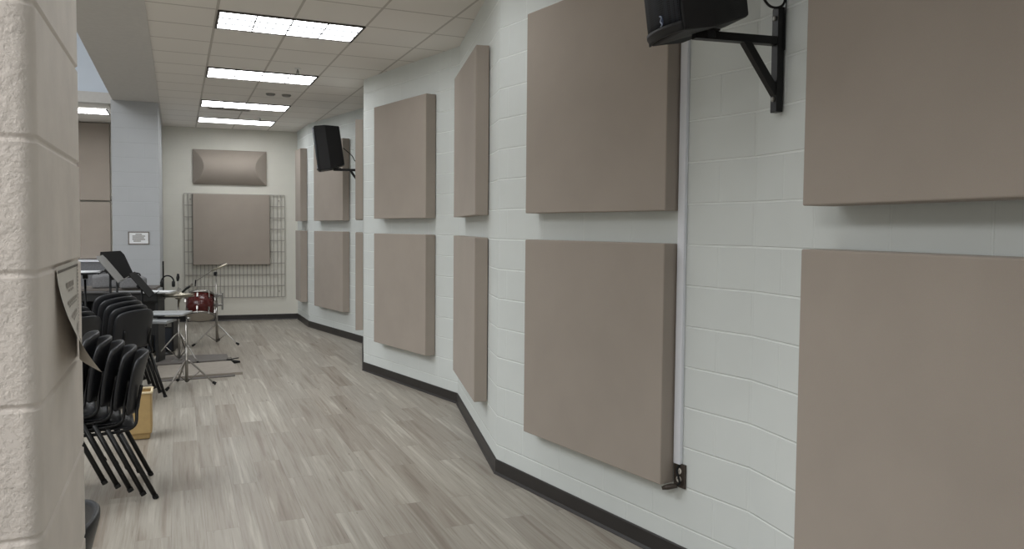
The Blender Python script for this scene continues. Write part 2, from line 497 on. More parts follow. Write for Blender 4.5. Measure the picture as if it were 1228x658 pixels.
structure('trim_1', bm, 'soffit')
# hall: low ceiling at its far end, tall blue lit wall above it, tall ceiling
V_F = uv_of(SA)[1] + .35
bm = BM(); prism(bm, [from_uv(-11, V_F), from_uv(U_SOFF_L, V_F), from_uv(U_SOFF_L, V_F+.12), from_uv(-11, V_F+.12)], CEIL-.02, CEIL+.13)
structure('trim_2', bm, 'soffit')
bm = BM(); prism(bm, [from_uv(-11, V_F+.03), from_uv(U_SOFF_L, V_F+.03), from_uv(U_SOFF_L, V_F+.15), from_uv(-11, V_F+.15)], CEIL+.13, CEIL+2.6)
structure('wall_hall_upper', bm, 'hall_upper')
flat('ceiling_hall_low', [from_uv(-11, V_F+.1), from_uv(U_SOFF_L, V_F+.1), from_uv(U_SOFF_L, 15.2), from_uv(-11, 15.2)], CEIL+.0, 'tile', cuv, flip=True)
flat('ceiling_hall_high', [from_uv(-11, -3), from_uv(U_SOFF_L-.001, -3), from_uv(U_SOFF_L-.001, V_F+.2), from_uv(-11, V_F+.2)], CEIL+2.6, 'tile', cuv, flip=True)
bm = BM(); prism(bm, [from_uv(-11.2, -3), from_uv(-11, -3), from_uv(-11, 16), from_uv(-11.2, 16)], 0, CEIL+2.7)
structure('wall_hall_left', bm, 'wall_far')

# ------------------------------------------------------------------ acoustic panels
ZU = (EYE+.0954, EYE+1.3263); ZL = (EYE-1.2845, EYE-.0683)
def wall_hit(px, i, j, t):
    a, b = W[i], W[j]; d = (b-a).normalized(); n = Vector((d.y, -d.x, 0))
    p = on_plane(px, 271, a + n*t, n); return Vector((p.x, p.y, 0)), d, n
def panel(pL, pR, n, t, z, label, group='acoustic panels on the angled right wall'):
    bm = BM()
    prism(bm, [pL, pR, pR - n*(t-.006), pL - n*(t-.006)], z[0], z[1])
    o = obj('sound_absorber', bm, 'fabric', bevel=.006, recentre=True)
    return tag(o, label, 'acoustic panel', group)
specs = [  # wall, left px, right px, offset, words for the pair
    (1, 2, 354.3, 360.2, .12, 'narrow taupe panel in the far corner beside the back wall, {}'),
    (2, 3, 376.4, 411.0, .115, 'taupe panel {} the far wall loudspeaker'),
    (4, 5, 448.3, 510.4, .12, 'square taupe panel on the middle wall facet past the wall step, {}'),
    (5, 6, 544.0, 569.5, .105, 'steeply foreshortened taupe panel on the short wall facet before the bend, {}'),
    (6, 7, 629.8, 797.3, .10, 'large square taupe panel beside the white conduit, {}')]
for i, j, a, b, t, words in specs:
    pL, d, n = wall_hit(a, i, j, t); pR, _, _ = wall_hit(b, i, j, t)
    if '{} the far' in words: ws = ('in the upper row, behind', 'in the lower row, below')
    elif 'conduit' in words: ws = ('in the upper row behind the loudspeaker', 'in the lower row above the wall outlet')
    else: ws = ('upper of the two', 'lower of the two')
    panel(pL, pR, n, t, ZU, words.format(ws[0])); panel(pL, pR, n, t, ZL, words.format(ws[1]))
d = (W[3]-W[4]).normalized(); n = Vector((-d.y, d.x, 0))
for z, w in ((ZU, 'upper of the two'), (ZL, 'lower of the two')):
    panel(W[4]+d*.479+n*.10, W[4]+d*1.62+n*.10, n, .10, z, 'taupe panel seen edge-on just before the wall step, ' + w)
P4 = Vector((1.097, 2.918, 0)); d4 = Vector((.296, -.955, 0)).normalized(); n4 = Vector((d4.y, -d4.x, 0))
for z, w in ((ZU, 'upper nearest panel at right edge of view, right of the loudspeaker bracket'), (ZL, 'lower nearest panel at right edge of view, large and taupe')):
    panel(P4, P4+d4*1.22, n4, .150, z, w)
# far wall: barrel diffuser, square panel and wire grid
dF = (W[1]-W[0]).normalized(); nF = Vector((dF.y, -dF.x, 0))
def far(px, py, t=0.0): return on_plane(px, py, W[0]+nF*t, nF)
def S_far(p): return (p-W[0]).dot(dF)
def FP(s, t, z): q = W[0] + dF*s + nF*t; return Vector((q.x, q.y, z))
t = .11
a, b = far(231.8, 317.5, t), far(323.6, 317, t); top = (far(231.8, 231.8, t).z + far(323.6, 234.5, t).z)/2; bot = (a.z+b.z)/2
panel(FP(S_far(a), t, 0), FP(S_far(b), t, 0), nF, .078, (bot, top), 'square taupe panel hung over the wire grid on the back wall', 'acoustic panels on the back wall')
a, b = far(231.5, 221, .02), far(319.8, 222, .02); s0, s1 = S_far(a), S_far(b)
z1 = (far(231.5, 178, .02).z + far(319.6, 182.5, .02).z)/2; z0 = (a.z+b.z)/2
def barrel(i, j):
    h = min(.16*math.sin(PI*j)**.85, (s1-s0)*min(i, 1-i)*.85) if 0 < j < 1 else 0
    return FP(s0+(s1-s0)*i, .03+h, z0+(z1-z0)*j)
bm = BM(); grid(bm, barrel, 120, 36)
hexa(bm, [FP(s0, .003, z0), FP(s1, .003, z0), FP(s1, .003, z1), FP(s0, .003, z1)], [FP(s0, .031, z0), FP(s1, .031, z0), FP(s1, .031, z1), FP(s0, .031, z1)])
o = obj('acoustic_diffuser', bm, 'fabric', recentre=True)
tag(o, 'bulging barrel shaped taupe diffuser high on the back wall above the square panel', 'acoustic panel', 'acoustic panels on the back wall')
a, b = far(222, 356, .025), far(341.8, 357, .025); s0, s1 = S_far(a), S_far(b); z0 = (a.z+b.z)/2
z1 = (far(222, 231.5, .025).z + far(341.8, 234.5, .025).z)/2
bm = BM(); nv = 26; nh = 9; rr = .0055
rotF = Matrix.Rotation(math.atan2(dF.y, dF.x), 3, 'Z')
for k in range(nv+1): box(bm, FP(s0+(s1-s0)*k/nv, .022, (z0+z1)/2), (rr*2, rr*2, z1-z0), rotF)
for k in range(nh+1): box(bm, FP((s0+s1)/2, .027, z0+(z1-z0)*k/nh), (s1-s0, rr*2, rr*2), rotF)
for s in (s0+.1, s1-.1):
    for z in (z0+.1, z1-.1): box(bm, FP(s, .013, z), (.02, .02, .02), rotF)
tag(obj('wire_grid', bm, 'wire', recentre=True), 'metal wire grid rack fixed to the back wall behind the square panel', 'wire grid')
# panels of the hall seen between pillar and stub
za, zb, zc = far(113, 147, .09).z, far(113, 241, .09).z, far(113, 310, .09).z
sL, sR = S_far(far(70, 241, .09)), S_far(far(132, 241, .09))
panel(FP(sL, .09, 0), FP(sR, .09, 0), nF, .09, (zb+.015, za), 'upper taupe panel on the hall wall in the gap left of the grey wall end', 'panels on the hall wall')
panel(FP(sL, .09, 0), FP(sR, .09, 0), nF, .09, (zc, zb-.015), 'lower taupe panel on the hall wall in the gap left of the grey wall end', 'panels on the hall wall')

# ------------------------------------------------------------------ ceiling fixtures
def fixture(u, v, z, label, group='recessed troffers along the aisle', lens='lens'):
    t = thing('ceiling_light', label, 'ceiling light', from_uv(u, v, z), (0, 0, PHI), group)
    lx, ly = 1.19, .585
    bm = BM(); e = .02
    box(bm, (.598, e/2+.003, -.004), (lx, e, .012)); box(bm, (.598, .592-e/2, -.004), (lx, e, .012))
    box(bm, (e/2+.003, .298, -.004), (e, ly, .012)); box(bm, (1.193-e/2, .298, -.004), (e, ly, .012))
    obj('frame', bm, 'frame_dark', t)
    bm = BM(); w = (ly-2*e-.02)/3
    for k in range(3):
        y = e+.005+(w+.008)*k
        x0, x1 = e+.004, lx-e
        box(bm, ((x0+x1)/2, y+w/2, -.001), (x1-x0, w, .008))
    obj('lens', bm, lens, t)
    bm = BM()
    for k in (1, 2):
        y = e+.001+(w+.008)*k
        box(bm, (.598, y, -.004), (lx-2*e, .024, .014))
    for k in range(1, 4): box(bm, (e+(lx-2*e)*k/4, .298, -.0055), (.012, ly-2*e, .004))
    obj('louver', bm, 'louver', t)
    return t
for k, (dv, w) in enumerate(((0, 'nearest and largest of the ceiling lights in view'), (2.394, 'second ceiling light from the front, beyond the largest one'),
                             (4.765, 'third ceiling light from the front, past the round sprinkler head'), (6.57, 'farthest ceiling light, closest to the back wall'))):
    fixture(LU, LV+dv, CEIL-.004, w)
for dv in (-2.394, -4.788, -7.18):
    fixture(LU, LV+dv, CEIL-.004, 'ceiling light further along the row, above and behind the viewpoint', lens='lens_mid' if dv > -3 else 'lens_dim')
pf = at_y(93, 133.5, 12.0); uu, vv = uv_of(on_plane(131, 135, (0, 0, CEIL-.02), (0, 0, 1)))
fixture(uu-1.2, vv-.25, CEIL-.006, 'ceiling light of the hall seen in the gap left of the grey wall end', None)
# sprinklers, vent, detector
def sprinkler(px, py, label):
    p = on_plane(px, py, (0, 0, CEIL), (0, 0, 1))
    t = thing('sprinkler_head', label, 'sprinkler', p, group='ceiling sprinklers')
    bm = BM(); lathe(bm, [(.034, 0), (.034, -.006), (.014, -.010), (.012, -.012)]); obj('escutcheon', bm, 'frame_white', t)
    bm = BM(); tube(bm, [(0, 0, -.01), (0, 0, -.05)], .009); box(bm, (.012, 0, -.045), (.005, .006, .03)); box(bm, (-.012, 0, -.045), (.005, .006, .03))
    lathe(bm, [(.021, -.062), (.023, -.060), (.006, -.056)]); obj('deflector', bm, 'steel', t)
sprinkler(357, 82, 'small sprinkler head near the second ceiling light')
sprinkler(312, 141, 'small sprinkler head near the farthest ceiling light')
p = on_plane(334, 113, (0, 0, CEIL), (0, 0, 1))
t = thing('emergency_light', 'small twin ceiling fitting between second and third ceiling lights', 'ceiling fitting', p, (0, 0, PHI))
for sx in (-.1, .1):
    bm = BM(); lathe(bm, [(.06, 0), (.06, -.01), (.045, -.025), (.02, -.03)], Matrix.Translation((sx, 0, 0))); obj('lamp_head', bm, 'steel', t)
p0 = on_plane(275, 130, (0, 0, CEIL), (0, 0, 1)); u, v = uv_of(p0)
t = thing('ceiling_vent', 'flat air vent in the ceiling in front of the third light', 'vent', from_uv(u, v, CEIL), (0, 0, PHI))
bm = BM()
for a, b, c, dd in ((0, .13, .6, .02), (0, -.13, .6, .02), (.29, 0, .02, .26), (-.29, 0, .02, .26)): box(bm, (a, b, -.006), (c, dd, .012))
obj('frame', bm, 'vent', t)
bm = BM()
for k in range(8): box(bm, (0, -.105+.03*k, -.005), (.56, .012, .008))
obj('slat', bm, 'steel', t)

# ------------------------------------------------------------------ wall loudspeakers on brackets
def build_bracket(base, n, arm, label):
    """origin: wall point at arm height; +x points out of the wall"""
    t = thing('wall_bracket', label, 'wall bracket', base, (0, 0, math.atan2(n.y, n.x)), 'loudspeaker brackets')
    bm = BM(); box(bm, (.019, 0, -.085), (.032, .045, .44)); obj('wall_bar', bm, 'black_metal', t, bevel=.002)
    bm = BM(); box(bm, (.035+arm/2, 0, -.005), (arm, .04, .034)); box(bm, (arm-.02, 0, .016), (.10, .06, .008)); obj('arm', bm, 'black_metal', t, bevel=.002)
    bm = BM(); a, b = Vector((.035, 0, -.215)), Vector((.175, 0, -.018))
    dd = (b-a); ang = math.atan2(dd.z, dd.x)
    box(bm, (a+b)/2, (dd.length+.03, .036, .032), Matrix.Rotation(-ang, 3, 'Y')); obj('brace', bm, 'black_metal', t, bevel=.002)
    for z in (.09, -.25):
        bm = BM(); lathe(bm, [(.011, .036), (.011, .041), (.006, .044)], Matrix.Rotation(PI/2, 4, 'Y'), 12); bmesh.ops.translate(bm, vec=(0, 0, z), verts=bm.verts)
        obj('bolt', bm, 'steel', t)
        bm = BM(); lathe(bm, [(.0085, 0), (.0085, .003), (.005, .006)], Matrix.Translation((.018, -.0225, z)) @ Matrix.Rotation(PI/2, 4, 'X'), 12)
        obj('bolt', bm, 'steel', t)
    return t
def build_speaker(label):
    t = thing('loudspeaker', label, 'loudspeaker', group='wall mounted loudspeakers')
    w, dp, h = .30, .34, .62
    def plan(k=1.0, x0=0): return [(dp/2, -w/2), (dp/2, w/2), (.02, w/2), (-dp/2, w*.30), (-dp/2, -w*.30), (.02, -w/2)]
    bm = BM(); prism(bm, plan(), 0, h)
    for v in bm.verts:                                    # rear of the cabinet rises to a chamfer
        if v.co.x < -.1 and v.co.z < .1: v.co.z += .05
        if v.co.x < -.1 and v.co.z > .5: v.co.z -= .035
    obj('cabinet', bm, 'speaker', t, bevel=.012)
    bm = BM()
    def gf(i, j):
        y = (i-.5)*w*.97; return Vector((dp/2 + .030*(1-(2*i-1)**2)**.8 + .001, y, .035+(h-.055)*j))
    grid(bm, gf, 16, 2); obj('grille', bm, 'grille', t, solid=.004, smooth=True)
    bm = BM()
    def lf(i, j): return Vector((dp/2 - .01 + (.046*(1-(2*i-1)**2)**.8 + .008)*(1 if j > .4 else .7), (i-.5)*w, .036*j))
    grid(bm, lf, 16, 3); obj('front_lip', bm, 'speaker', t, solid=.01, smooth=True)
    bm = BM(); lathe(bm, [(.026, 0), (.026, .003), (.020, .005)], Matrix.Translation((dp/2+.026, 0.035, .062)) @ Matrix.Rotation(PI/2, 4, 'Y') @ Matrix.Diagonal((1.25, .8, 1, 1)), 20)
    bd = obj('badge', bm, 'blue_badge', t)
    bm = BM(); tube(bm, [(dp/2+.033, .035+.012*math.sin(a)*(1 if a < PI else -1) * (1), .062+.020*math.cos(a*.5)) for a in [PI*2*k/14 for k in range(15)]], .003, 6)
    obj('emblem', bm, 'pale_badge', bd)
    bm = BM(); box(bm, (-.03, -w/2*.93, .36), (.12, .02, .045)); obj('handle', bm, 'black', t, bevel=.008)
    bm = BM(); tube(bm, [(-.03, 0, -.012), (-.03, 0, .02)], .028, 16); obj('pole_socket', bm, 'black', t)
    return t
n7 = Vector((-.966, -.26, 0)).normalized()
pB = on_plane(937.5, 60, W[7], n7)
zarm = EYE + .810
bk = build_bracket(Vector((pB.x, pB.y, zarm)), n7, .38, 'black steel triangular bracket on the near right wall, holding the near loudspeaker')
sp = build_speaker('black loudspeaker at the top of the view, nearest, with small oval badge')
ctr = Vector((pB.x, pB.y, 0)) + n7*.375
sp.location = (ctr.x, ctr.y, zarm-.008); sp.rotation_euler = (0, .14, math.atan2(n7.y, n7.x))
d34 = (W[4]-W[3]).normalized(); n34 = Vector((d34.y, -d34.x, 0))
pB2 = W[3] + d34*.27
bk2 = copy_tree(bk); bk2.location = (pB2.x, pB2.y, zarm); bk2.rotation_euler = (0, 0, math.atan2(n34.y, n34.x))
bk2['label'] = 'black bracket on the far right wall, holding the far loudspeaker'
sp2 = copy_tree(sp); c2 = pB2 + n34*.42
sp2.location = (c2.x, c2.y, zarm-.008); sp2.rotation_euler = (0, .14, math.atan2(n34.y, n34.x))
sp2['label'] = 'black loudspeaker high on the far right wall, smaller in view, tilted downward'
# hanging cables
def cable(pts, r, label):
    bm = BM(); tube(bm, smooth_path(pts, 8), r, 8); tag(obj('cable', bm, 'rubber', smooth=True, recentre=True), label, 'cable')
wp = lambda px, py, o=.03: on_plane(px, py, W[7]+n7*o, n7)
pt = on_plane(940, -60, W[7], n7)
cable([sp.location + Vector((.12, .02, .25)), wp(905, -30, .10), wp(917, 0, .07), wp(928, 9, .05), wp(940, 4, .02), wp(943, -20, .012), wp(944, -60, .012)], .0055, 'black cable looping between the near loudspeaker and the wall')
cable([wp(943.5, -40, .007), wp(943, 0, .007), wp(942, 20, .006), wp(941, 60, .006)], .0025, 'thin dark wire running down the wall beside the near bracket')
b2 = pB2 + Vector((0, 0, zarm))
cable([Vector((c2.x, c2.y, zarm+.3)) + Vector((.14, .02, 0)), b2 + n34*.16 + Vector((0, 0, .20)), b2 + n34*.10 + Vector((0, 0, .12)), b2 + n34*.03 + Vector((0, 0, .28)), b2 + n34*.012 + Vector((0, 0, .45))], .006, 'black cable hanging behind the far loudspeaker')

# ------------------------------------------------------------------ conduit and outlet
d67 = (W[7]-W[6]).normalized(); n67 = Vector((d67.y, -d67.x, 0))
pc = on_plane(819.5, 300, W[6], n67); pc.z = 0
rot67 = Matrix.Rotation(math.atan2(d67.y, d67.x), 3, 'Z')
po = on_plane(815, 569, W[6], n67)
bm = BM(); zt = CEIL-.005; zb = po.z+.058
box(bm, Vector((pc.x, pc.y, (zt+zb)/2)) + n67*.011, (.045, .022, zt-zb), rot67)
tag(obj('conduit', bm, 'white', bevel=.004, recentre=True), 'white vertical surface conduit running down the wall to the outlet', 'conduit')
t = thing('wall_outlet', 'dark duplex outlet plate on the wall below the white conduit', 'outlet', Vector((pc.x, pc.y, po.z)) + d67*.012, (0, 0, math.atan2(d67.y, d67.x)))
bm = BM(); box(bm, (0, -.006, 0), (.078, .012, .122)); obj('cover_plate', bm, 'plate', t, bevel=.003)
for z in (.024, -.018):
    bm = BM(); lathe(bm, [(.0165, 0), (.0165, .004), (.012, .006)], Matrix.Translation((0, -.012, z)) @ Matrix.Rotation(PI/2, 4, 'X'), 18)
    s = obj('socket', bm, 'socket', t)
    bm = BM()
    for sx in (-.006, .006): box(bm, (sx, -.0185, z+.003), (.002, .002, .008))
    obj('slot', bm, 'slot', s)
bm = BM(); tube(bm, smooth_path([(.004, -.012, .058), (-.004, -.026, .03), (.012, -.03, .0), (.018, -.028, -.03), (.0, -.035, -.048), (-.02, -.05, -.054)], 6), .006, 8)
t2 = thing('power_plug', 'dark cord and plug hooked at the bottom of the wall outlet', 'plug', t.location.copy(), (0, 0, math.atan2(d67.y, d67.x)))
obj('cord', bm, 'rubber', t2, smooth=True)
bm = BM(); tube(bm, [(.004, -.03, -.045), (-.03, -.062, -.058), (-.05, -.08, -.066)], [.013, .014, .009], 10); obj('plug_body', bm, 'plate', t2, smooth=True)

# ------------------------------------------------------------------ notices
def PP(s, h, w0, w1, ztop, hh):
    off = .003 + .066*(1-s)**1.15*max(0, h)**1.7
    q = PC + E2*(w0+(w1-w0)*s + .10*(1-s)*h**2.6*0) + E1*off
    return Vector((q.x, q.y, ztop - hh*h*(1-.10*(1-s)*h)))
w0, w1 = .165, .47; zt = on_plane(63, 321, PC, E1).z; hh = .205
t = thing('paper_notice', 'curling white paper notice on the near pillar with lower corner peeling away', 'notice', PC + E2*.32 + E1*.001 + Vector((0, 0, zt-hh)))
bm = BM(); grid(bm, lambda i, j: PP(i, j, w0, w1, zt, hh), 20, 24); obj('sheet', bm, 'paper', t, world=True, smooth=True)
def ink_line(bm, sa, sb, h, th):
    n = 10; 
    A = []; B = []
    for k in range(n+1):
        s = sa+(sb-sa)*k/n
        for lst, hv in ((A, h), (B, h+th)):
            p = PP(s, hv, w0, w1, zt, hh) + E1*.0011; lst.append(bm.verts.new(p))
    for k in range(n): bm.faces.new((A[k], A[k+1], B[k+1], B[k]))
bm = BM(); ink_line(bm, .03, .97, .035, .022)
for k in range(24):
    A = [PP(s, .05+.035*k+e, w0, w1, zt, hh) + E1*.0011 for s, e in ((.935, 0), (.965, 0), (.965, .025), (.935, .025))]
    bm.faces.new([bm.verts.new(p) for p in A])
obj('border', bm, 'ink_dark', t, world=True)
bm = BM()
rr = random.Random(2)
for hA, a, b, th in ((.17, .32, .72, .05), (.235, .36, .66, .02), (.33, .22, .86, .03), (.37, .26, .84, .018), (.46, .25, .80, .03), (.50, .3, .78, .018), (.60, .3, .85, .03), (.64, .36, .8, .016), (.73, .42, .78, .05)):
    s = a
    while s < b:
        e = min(b, s + rr.uniform(.05, .11)); ink_line(bm, s, e, hA, th); s = e + .02
obj('text', bm, 'ink_pale', t, world=True)
# framed notice on the wall stub
def ST(px, py, o=.0): return on_plane(px, py, SA - E2*o, -E2)
c = [ST(153.5, 277.5), ST(179, 278), ST(179, 293), ST(153.5, 293)]
uS = [(p-SA).dot(E1) for p in c]; ua, ub = uS[0], uS[1]; zt2 = c[0].z; zb2 = c[3].z
def SP(u, z, o): q = SA + E1*u - E2*o; return Vector((q.x, q.y, z))
t = thing('wall_notice', 'small white framed notice on the grey wall end in the background', 'notice', SP((ua+ub)/2, zb2, 0))
bm = BM(); hexa(bm, [SP(ua, zb2, 0), SP(ub, zb2, 0), SP(ub, zt2, 0), SP(ua, zt2, 0)], [SP(ua, zb2, .004), SP(ub, zb2, .004), SP(ub, zt2, .004), SP(ua, zt2, .004)]); obj('sheet', bm, 'paper_bright', t, world=True)
bm = BM(); e = .014
for (a, b, z, y) in ((ua, ub, zt2-e, zt2), (ua, ub, zb2, zb2+e), (ua, ua+e, zb2, zt2), (ub-e, ub, zb2, zt2)):
    hexa(bm, [SP(a, z, .0), SP(b, z, .0), SP(b, y, .0), SP(a, y, .0)], [SP(a, z, .009), SP(b, z, .009), SP(b, y, .009), SP(a, y, .009)])
obj('frame', bm, 'ink', t, world=True)
bm = BM()
for k, (f0, f1) in enumerate(((.35, .65), (.2, .8), (.2, .75), (.2, .8), (.25, .6))):
    z = zt2 - (zt2-zb2)*(.22+.13*k); a = ua+(ub-ua)*f0; b = ua+(ub-ua)*f1
    hexa(bm, [SP(a, z-.006, .003), SP(b, z-.006, .003), SP(b, z+.006, .003), SP(a, z+.006, .003)], [SP(a, z-.006, .0055), SP(b, z-.006, .0055), SP(b, z+.006, .0055), SP(a, z+.006, .0055)])
obj('text', bm, 'ink', t, world=True)
t = thing('light_switch', 'dark switch on the edge of the grey wall end', 'switch', SA - E1*.012 + E2*.10 + Vector((0, 0, 1.98)), (0, 0, PHI))
bm = BM(); box(bm, (.006, 0, .06), (.016, .075, .12)); obj('plate', bm, 'steel', t, bevel=.002)
bm = BM(); box(bm, (-.006, 0, .06), (.012, .012, .028)); obj('toggle', bm, 'slot', t)

# ------------------------------------------------------------------ chairs
def make_chair(label, group, hi=.90):
    """faces +x, origin on the floor under the seat"""
    t = thing('stacking_chair', label, 'chair', group=group)
    k = hi-.52
    def bf(i, j):
        a = 2*i-1; w = .222*(1-.20*max(0, (j-.72)/.28)**2.2)*(1-.08*max(0, (.25-j)/.25)**2)
        return Vector((-.212-.066*j+.075*abs(a)**2.2 + .012*math.sin(PI*j), a*w, .52+k*j - .030*max(0, (j-.8)/.2)*abs(a)**3))
    bm = BM(); grid(bm, bf, 12, 10); obj('backrest', bm, 'chair_black', t, solid=.022, sub=1, smooth=True)
    def sf(i, j):
        a = 2*j-1; x = -.19+.42*i
        return Vector((x, a*.206*(1-.06*(2*i-1)**2), .450-.016*(1-a*a)*math.sin(PI*i*.8) - .03*max(0, (i-.85)/.15)**2))
    bm = BM(); grid(bm, sf, 12, 10); obj('seat', bm, 'chair_black', t, solid=.013, sub=1, smooth=True)
    for x0, x1, yl in ((-.30, -.105, .252), (.25, .15, .290)):
        for s in (1, -1):
            bm = BM(); tube(bm, [(x0, s*yl, 0.0), (x1, s*yl, .43)], .0150, 10)
            lg = obj('leg', bm, 'black_metal', t, smooth=True)
            bm = BM(); dx = (x1-x0)*.05; tube(bm, [(x0, s*yl, 0.0), (x0+dx, s*yl, .0215)], .0175, 10); obj('glide', bm, 'rubber', lg)
    for s in (1, -1):
        bm = BM(); tube(bm, smooth_path([(.17, s*.222, .436), (-.08, s*.222, .436), (-.185, s*.20, .46), (-.203, s*.15, .56), (-.230, s*.15, .70)], 5), .010, 8); obj('side_rail', bm, 'black_metal', t, smooth=True)
    bm = BM(); tube(bm, [(-.1, -.252, .434), (-.1, .252, .434)], .007, 8); tube(bm, [(.150, -.290, .434), (.150, .290, .434)], .007, 8); obj('cross_rail', bm, 'black_metal', t)
    return t
def stack(p0, face, n, dxy, dz, group, names, proto=None):
    """p0: where the lowest chair stands; each next chair moves along its facing and up"""
    f = Vector((math.cos(face), math.sin(face), 0)); out = []
    for k in range(n):
        c = make_chair('x', group) if proto is None and k == 0 else copy_tree(proto or out[0])
        q = p0 + f*dxy*k; c.location = (q.x, q.y, dz*k); c.rotation_euler = (0, 0, face)
        c['label'] = names[k]; c['group'] = group; out.append(c)
    return out
ordn = ['bottom', 'second from bottom', 'middle', 'second from top', 'top']
# near stack: rear leg near tip of the lowest chair stands at pixel (188, 597)
f1 = Vector((-.88, -.475, 0)); l1 = Vector((-f1.y, f1.x, 0))     # chair left (+y)
face1 = math.atan2(f1.y, f1.x)
tip = on_floor(187.5, 597)
# tip local = (-.29, +.225 or -.225): the near side
near = .245 if l1.y < 0 else -.245
p0 = tip - f1*(-.30) - l1*near
nears = stack(p0, face1, 5, .070, .034, 'chairs of the stack nearest the pillar',
              ['black stacking chair by the tan bin, rightmost and lowest of its stack of five', 'black stacking chair second from right in the near stack of five', 'middle black stacking chair of the near stack of five',
               'black stacking chair second from left in the near stack of five', 'black stacking chair leftmost and topmost of the near stack of five'])
pr = nears[0]
def stack_by_back(px, py, Y, face, n, dxy, dz, group, what):
    p = at_y(px, py, Y); f = Vector((math.cos(face), math.sin(face), 0))
    q = Vector((p.x, p.y, 0)) + f*.20
    return stack(q, face, n, dxy, dz, group, [what.format(o) for o in (['lowest', 'second from bottom', 'third', 'second from top', 'topmost'] if n == 5 else ['lowest', 'second from bottom', 'third', 'topmost'])[:n]], pr)
f2 = math.atan2(.37, -.917)
stack_by_back(163, 388, 7.35, f2, 5, .069, .038, 'chairs of the stack behind the near stack', 'black chair, {} in the second stack, in front of the drum gear')
stack_by_back(97, 394, 6.74, f2, 4, .069, .038, 'chairs of the stack behind the pillar edge', 'black chair, {} in the stack half hidden by the pillar')
# a single chair whose back peeks out at the lower left corner
c = copy_tree(pr); q = at_y(119, 605, 2.15)
c.rotation_euler = (0, 0, face1); c.location = (q.x + .28*f1.x, q.y + .28*f1.y, 0)
c['label'] = 'black chair at the lower left corner, only a dark curved edge showing'; c['group'] = 'single chairs'

# ------------------------------------------------------------------ tan bin
b = on_floor(168, 528); 
t = thing('waste_bin', 'tan plastic waste bin behind the near chair stack', 'bin', (b.x-.045, b.y+.10, 0), (0, 0, PHI))
KX = .72
bm = BM(); h = .375
lo = [(-.10*KX, -.085), (.10*KX, -.085), (.10*KX, .085), (-.10*KX, .085)]; k = 1.22
def rq(x, y, z): return Vector((x, y, z))
hexa(bm, [rq(x, y, 0) for x, y in lo], [rq(x*k, y*k, h) for x, y in lo])
top = max(bm.faces, key=lambda f: f.calc_center_median().z)
r = bmesh.ops.inset_region(bm, faces=[top], thickness=.008); bmesh.ops.translate(bm, vec=(0, 0, -.33), verts=top.verts)
obj('body', bm, 'tan', t, bevel=.012)
bm = BM()
for sx, sy, lx, ly in ((0, -1, 1, 0), (0, 1, 1, 0), (-1, 0, 0, 1), (1, 0, 0, 1)):
    box(bm, (sx*.122*KX, sy*.104, h), (.262*KX+.006 if lx else .018, .018 if lx else .226, .016))
obj('rim', bm, 'tan_rim', t, bevel=.004)

# ------------------------------------------------------------------ music stands
def music_stand(base, h, face, tilt, label, edge='stand_black', group='music stands'):
    t = thing('music_stand', label, 'music stand', base, (0, 0, face), group)
    bm = BM(); tube(bm, [(0, 0, .10), (0, 0, h-.06)], .0115, 10); tube(bm, [(0, 0, .10), (0, 0, h*.6)], .016, 10); obj('pole', bm, 'black_metal', t, smooth=True)
    for k in range(3):
        a = 2*PI*k/3; bm = BM(); tube(bm, smooth_path([(0, 0, .14), (.10*math.cos(a), .10*math.sin(a), .10), (.20*math.cos(a), .20*math.sin(a), .012)], 4), .012, 8); obj('leg', bm, 'black_metal', t, smooth=True)
    R = Matrix.Translation((0, 0, h)) @ Matrix.Rotation(-tilt, 4, 'Y')    # desk plane: y across, local x = up the desk
    # desk: faces -x side when upright (tilt ~ 75deg from flat)
    bm = BM(); pts = [(-.17, -.255), (.12, -.255), (.17, -.21), (.17, .21), (.12, .255), (-.17, .255)]
    prism(bm, pts, 0, .006)
    bmesh.ops.transform(bm, matrix=R, verts=bm.verts); obj('desk', bm, edge, t, bevel=.003)
    bm = BM(); box(bm, (-.17, 0, .03), (.006, .51, .06)); bmesh.ops.transform(bm, matrix=R, verts=bm.verts); obj('lip', bm, edge, t)
    bm = BM(); box(bm, (0, 0, -.03), (.05, .05, .05)); bmesh.ops.transform(bm, matrix=R, verts=bm.verts); obj('tilt_head', bm, 'black_metal', t, bevel=.006)
    return t
def stand_at(px, py, Y, face, tilt, label, edge='stand_black'):
    p = at_y(px, py, Y); return music_stand((p.x, p.y, 0), p.z, face, tilt, label, edge)
stand_at(132, 322, 8.15, math.radians(200), math.radians(53), 'tall music stand with grey desk seen edge-on behind the chair stacks', 'stand_grey')
stand_at(140, 317.5, 8.80, math.radians(178.7), math.radians(65), 'tall music stand with broad black desk facing the room, behind the chair stacks')
stand_at(170, 341, 8.75, math.radians(198), math.radians(52), 'lower black music stand leaning right of the tall stands')
ms = stand_at(102, 328, 8.2, PHI, math.radians(3), 'flat folded music stand at the pillar edge carrying white sheets')
def sheets(loc, rz, w, dpt, n, label, mat='paper_bright'):
    t = thing('sheet_music', label, 'papers', loc, (0, 0, rz), 'loose papers')
    bm = BM(); r = random.Random(7)
    for k in range(n):
        box(bm, (r.uniform(-.015, .015), r.uniform(-.015, .015), .003+.004*k), (w, dpt, .0038), Matrix.Rotation(r.uniform(-.08, .08), 3, 'Z'))
    obj('sheets', bm, mat, t)
q = at_y(101, 325, 8.15); sheets((q.x, q.y, ms.location.z + at_y(102, 328, 8.2).z + .017), PHI, .32, .24, 3, 'white sheets lying on the flat music stand at the pillar edge')

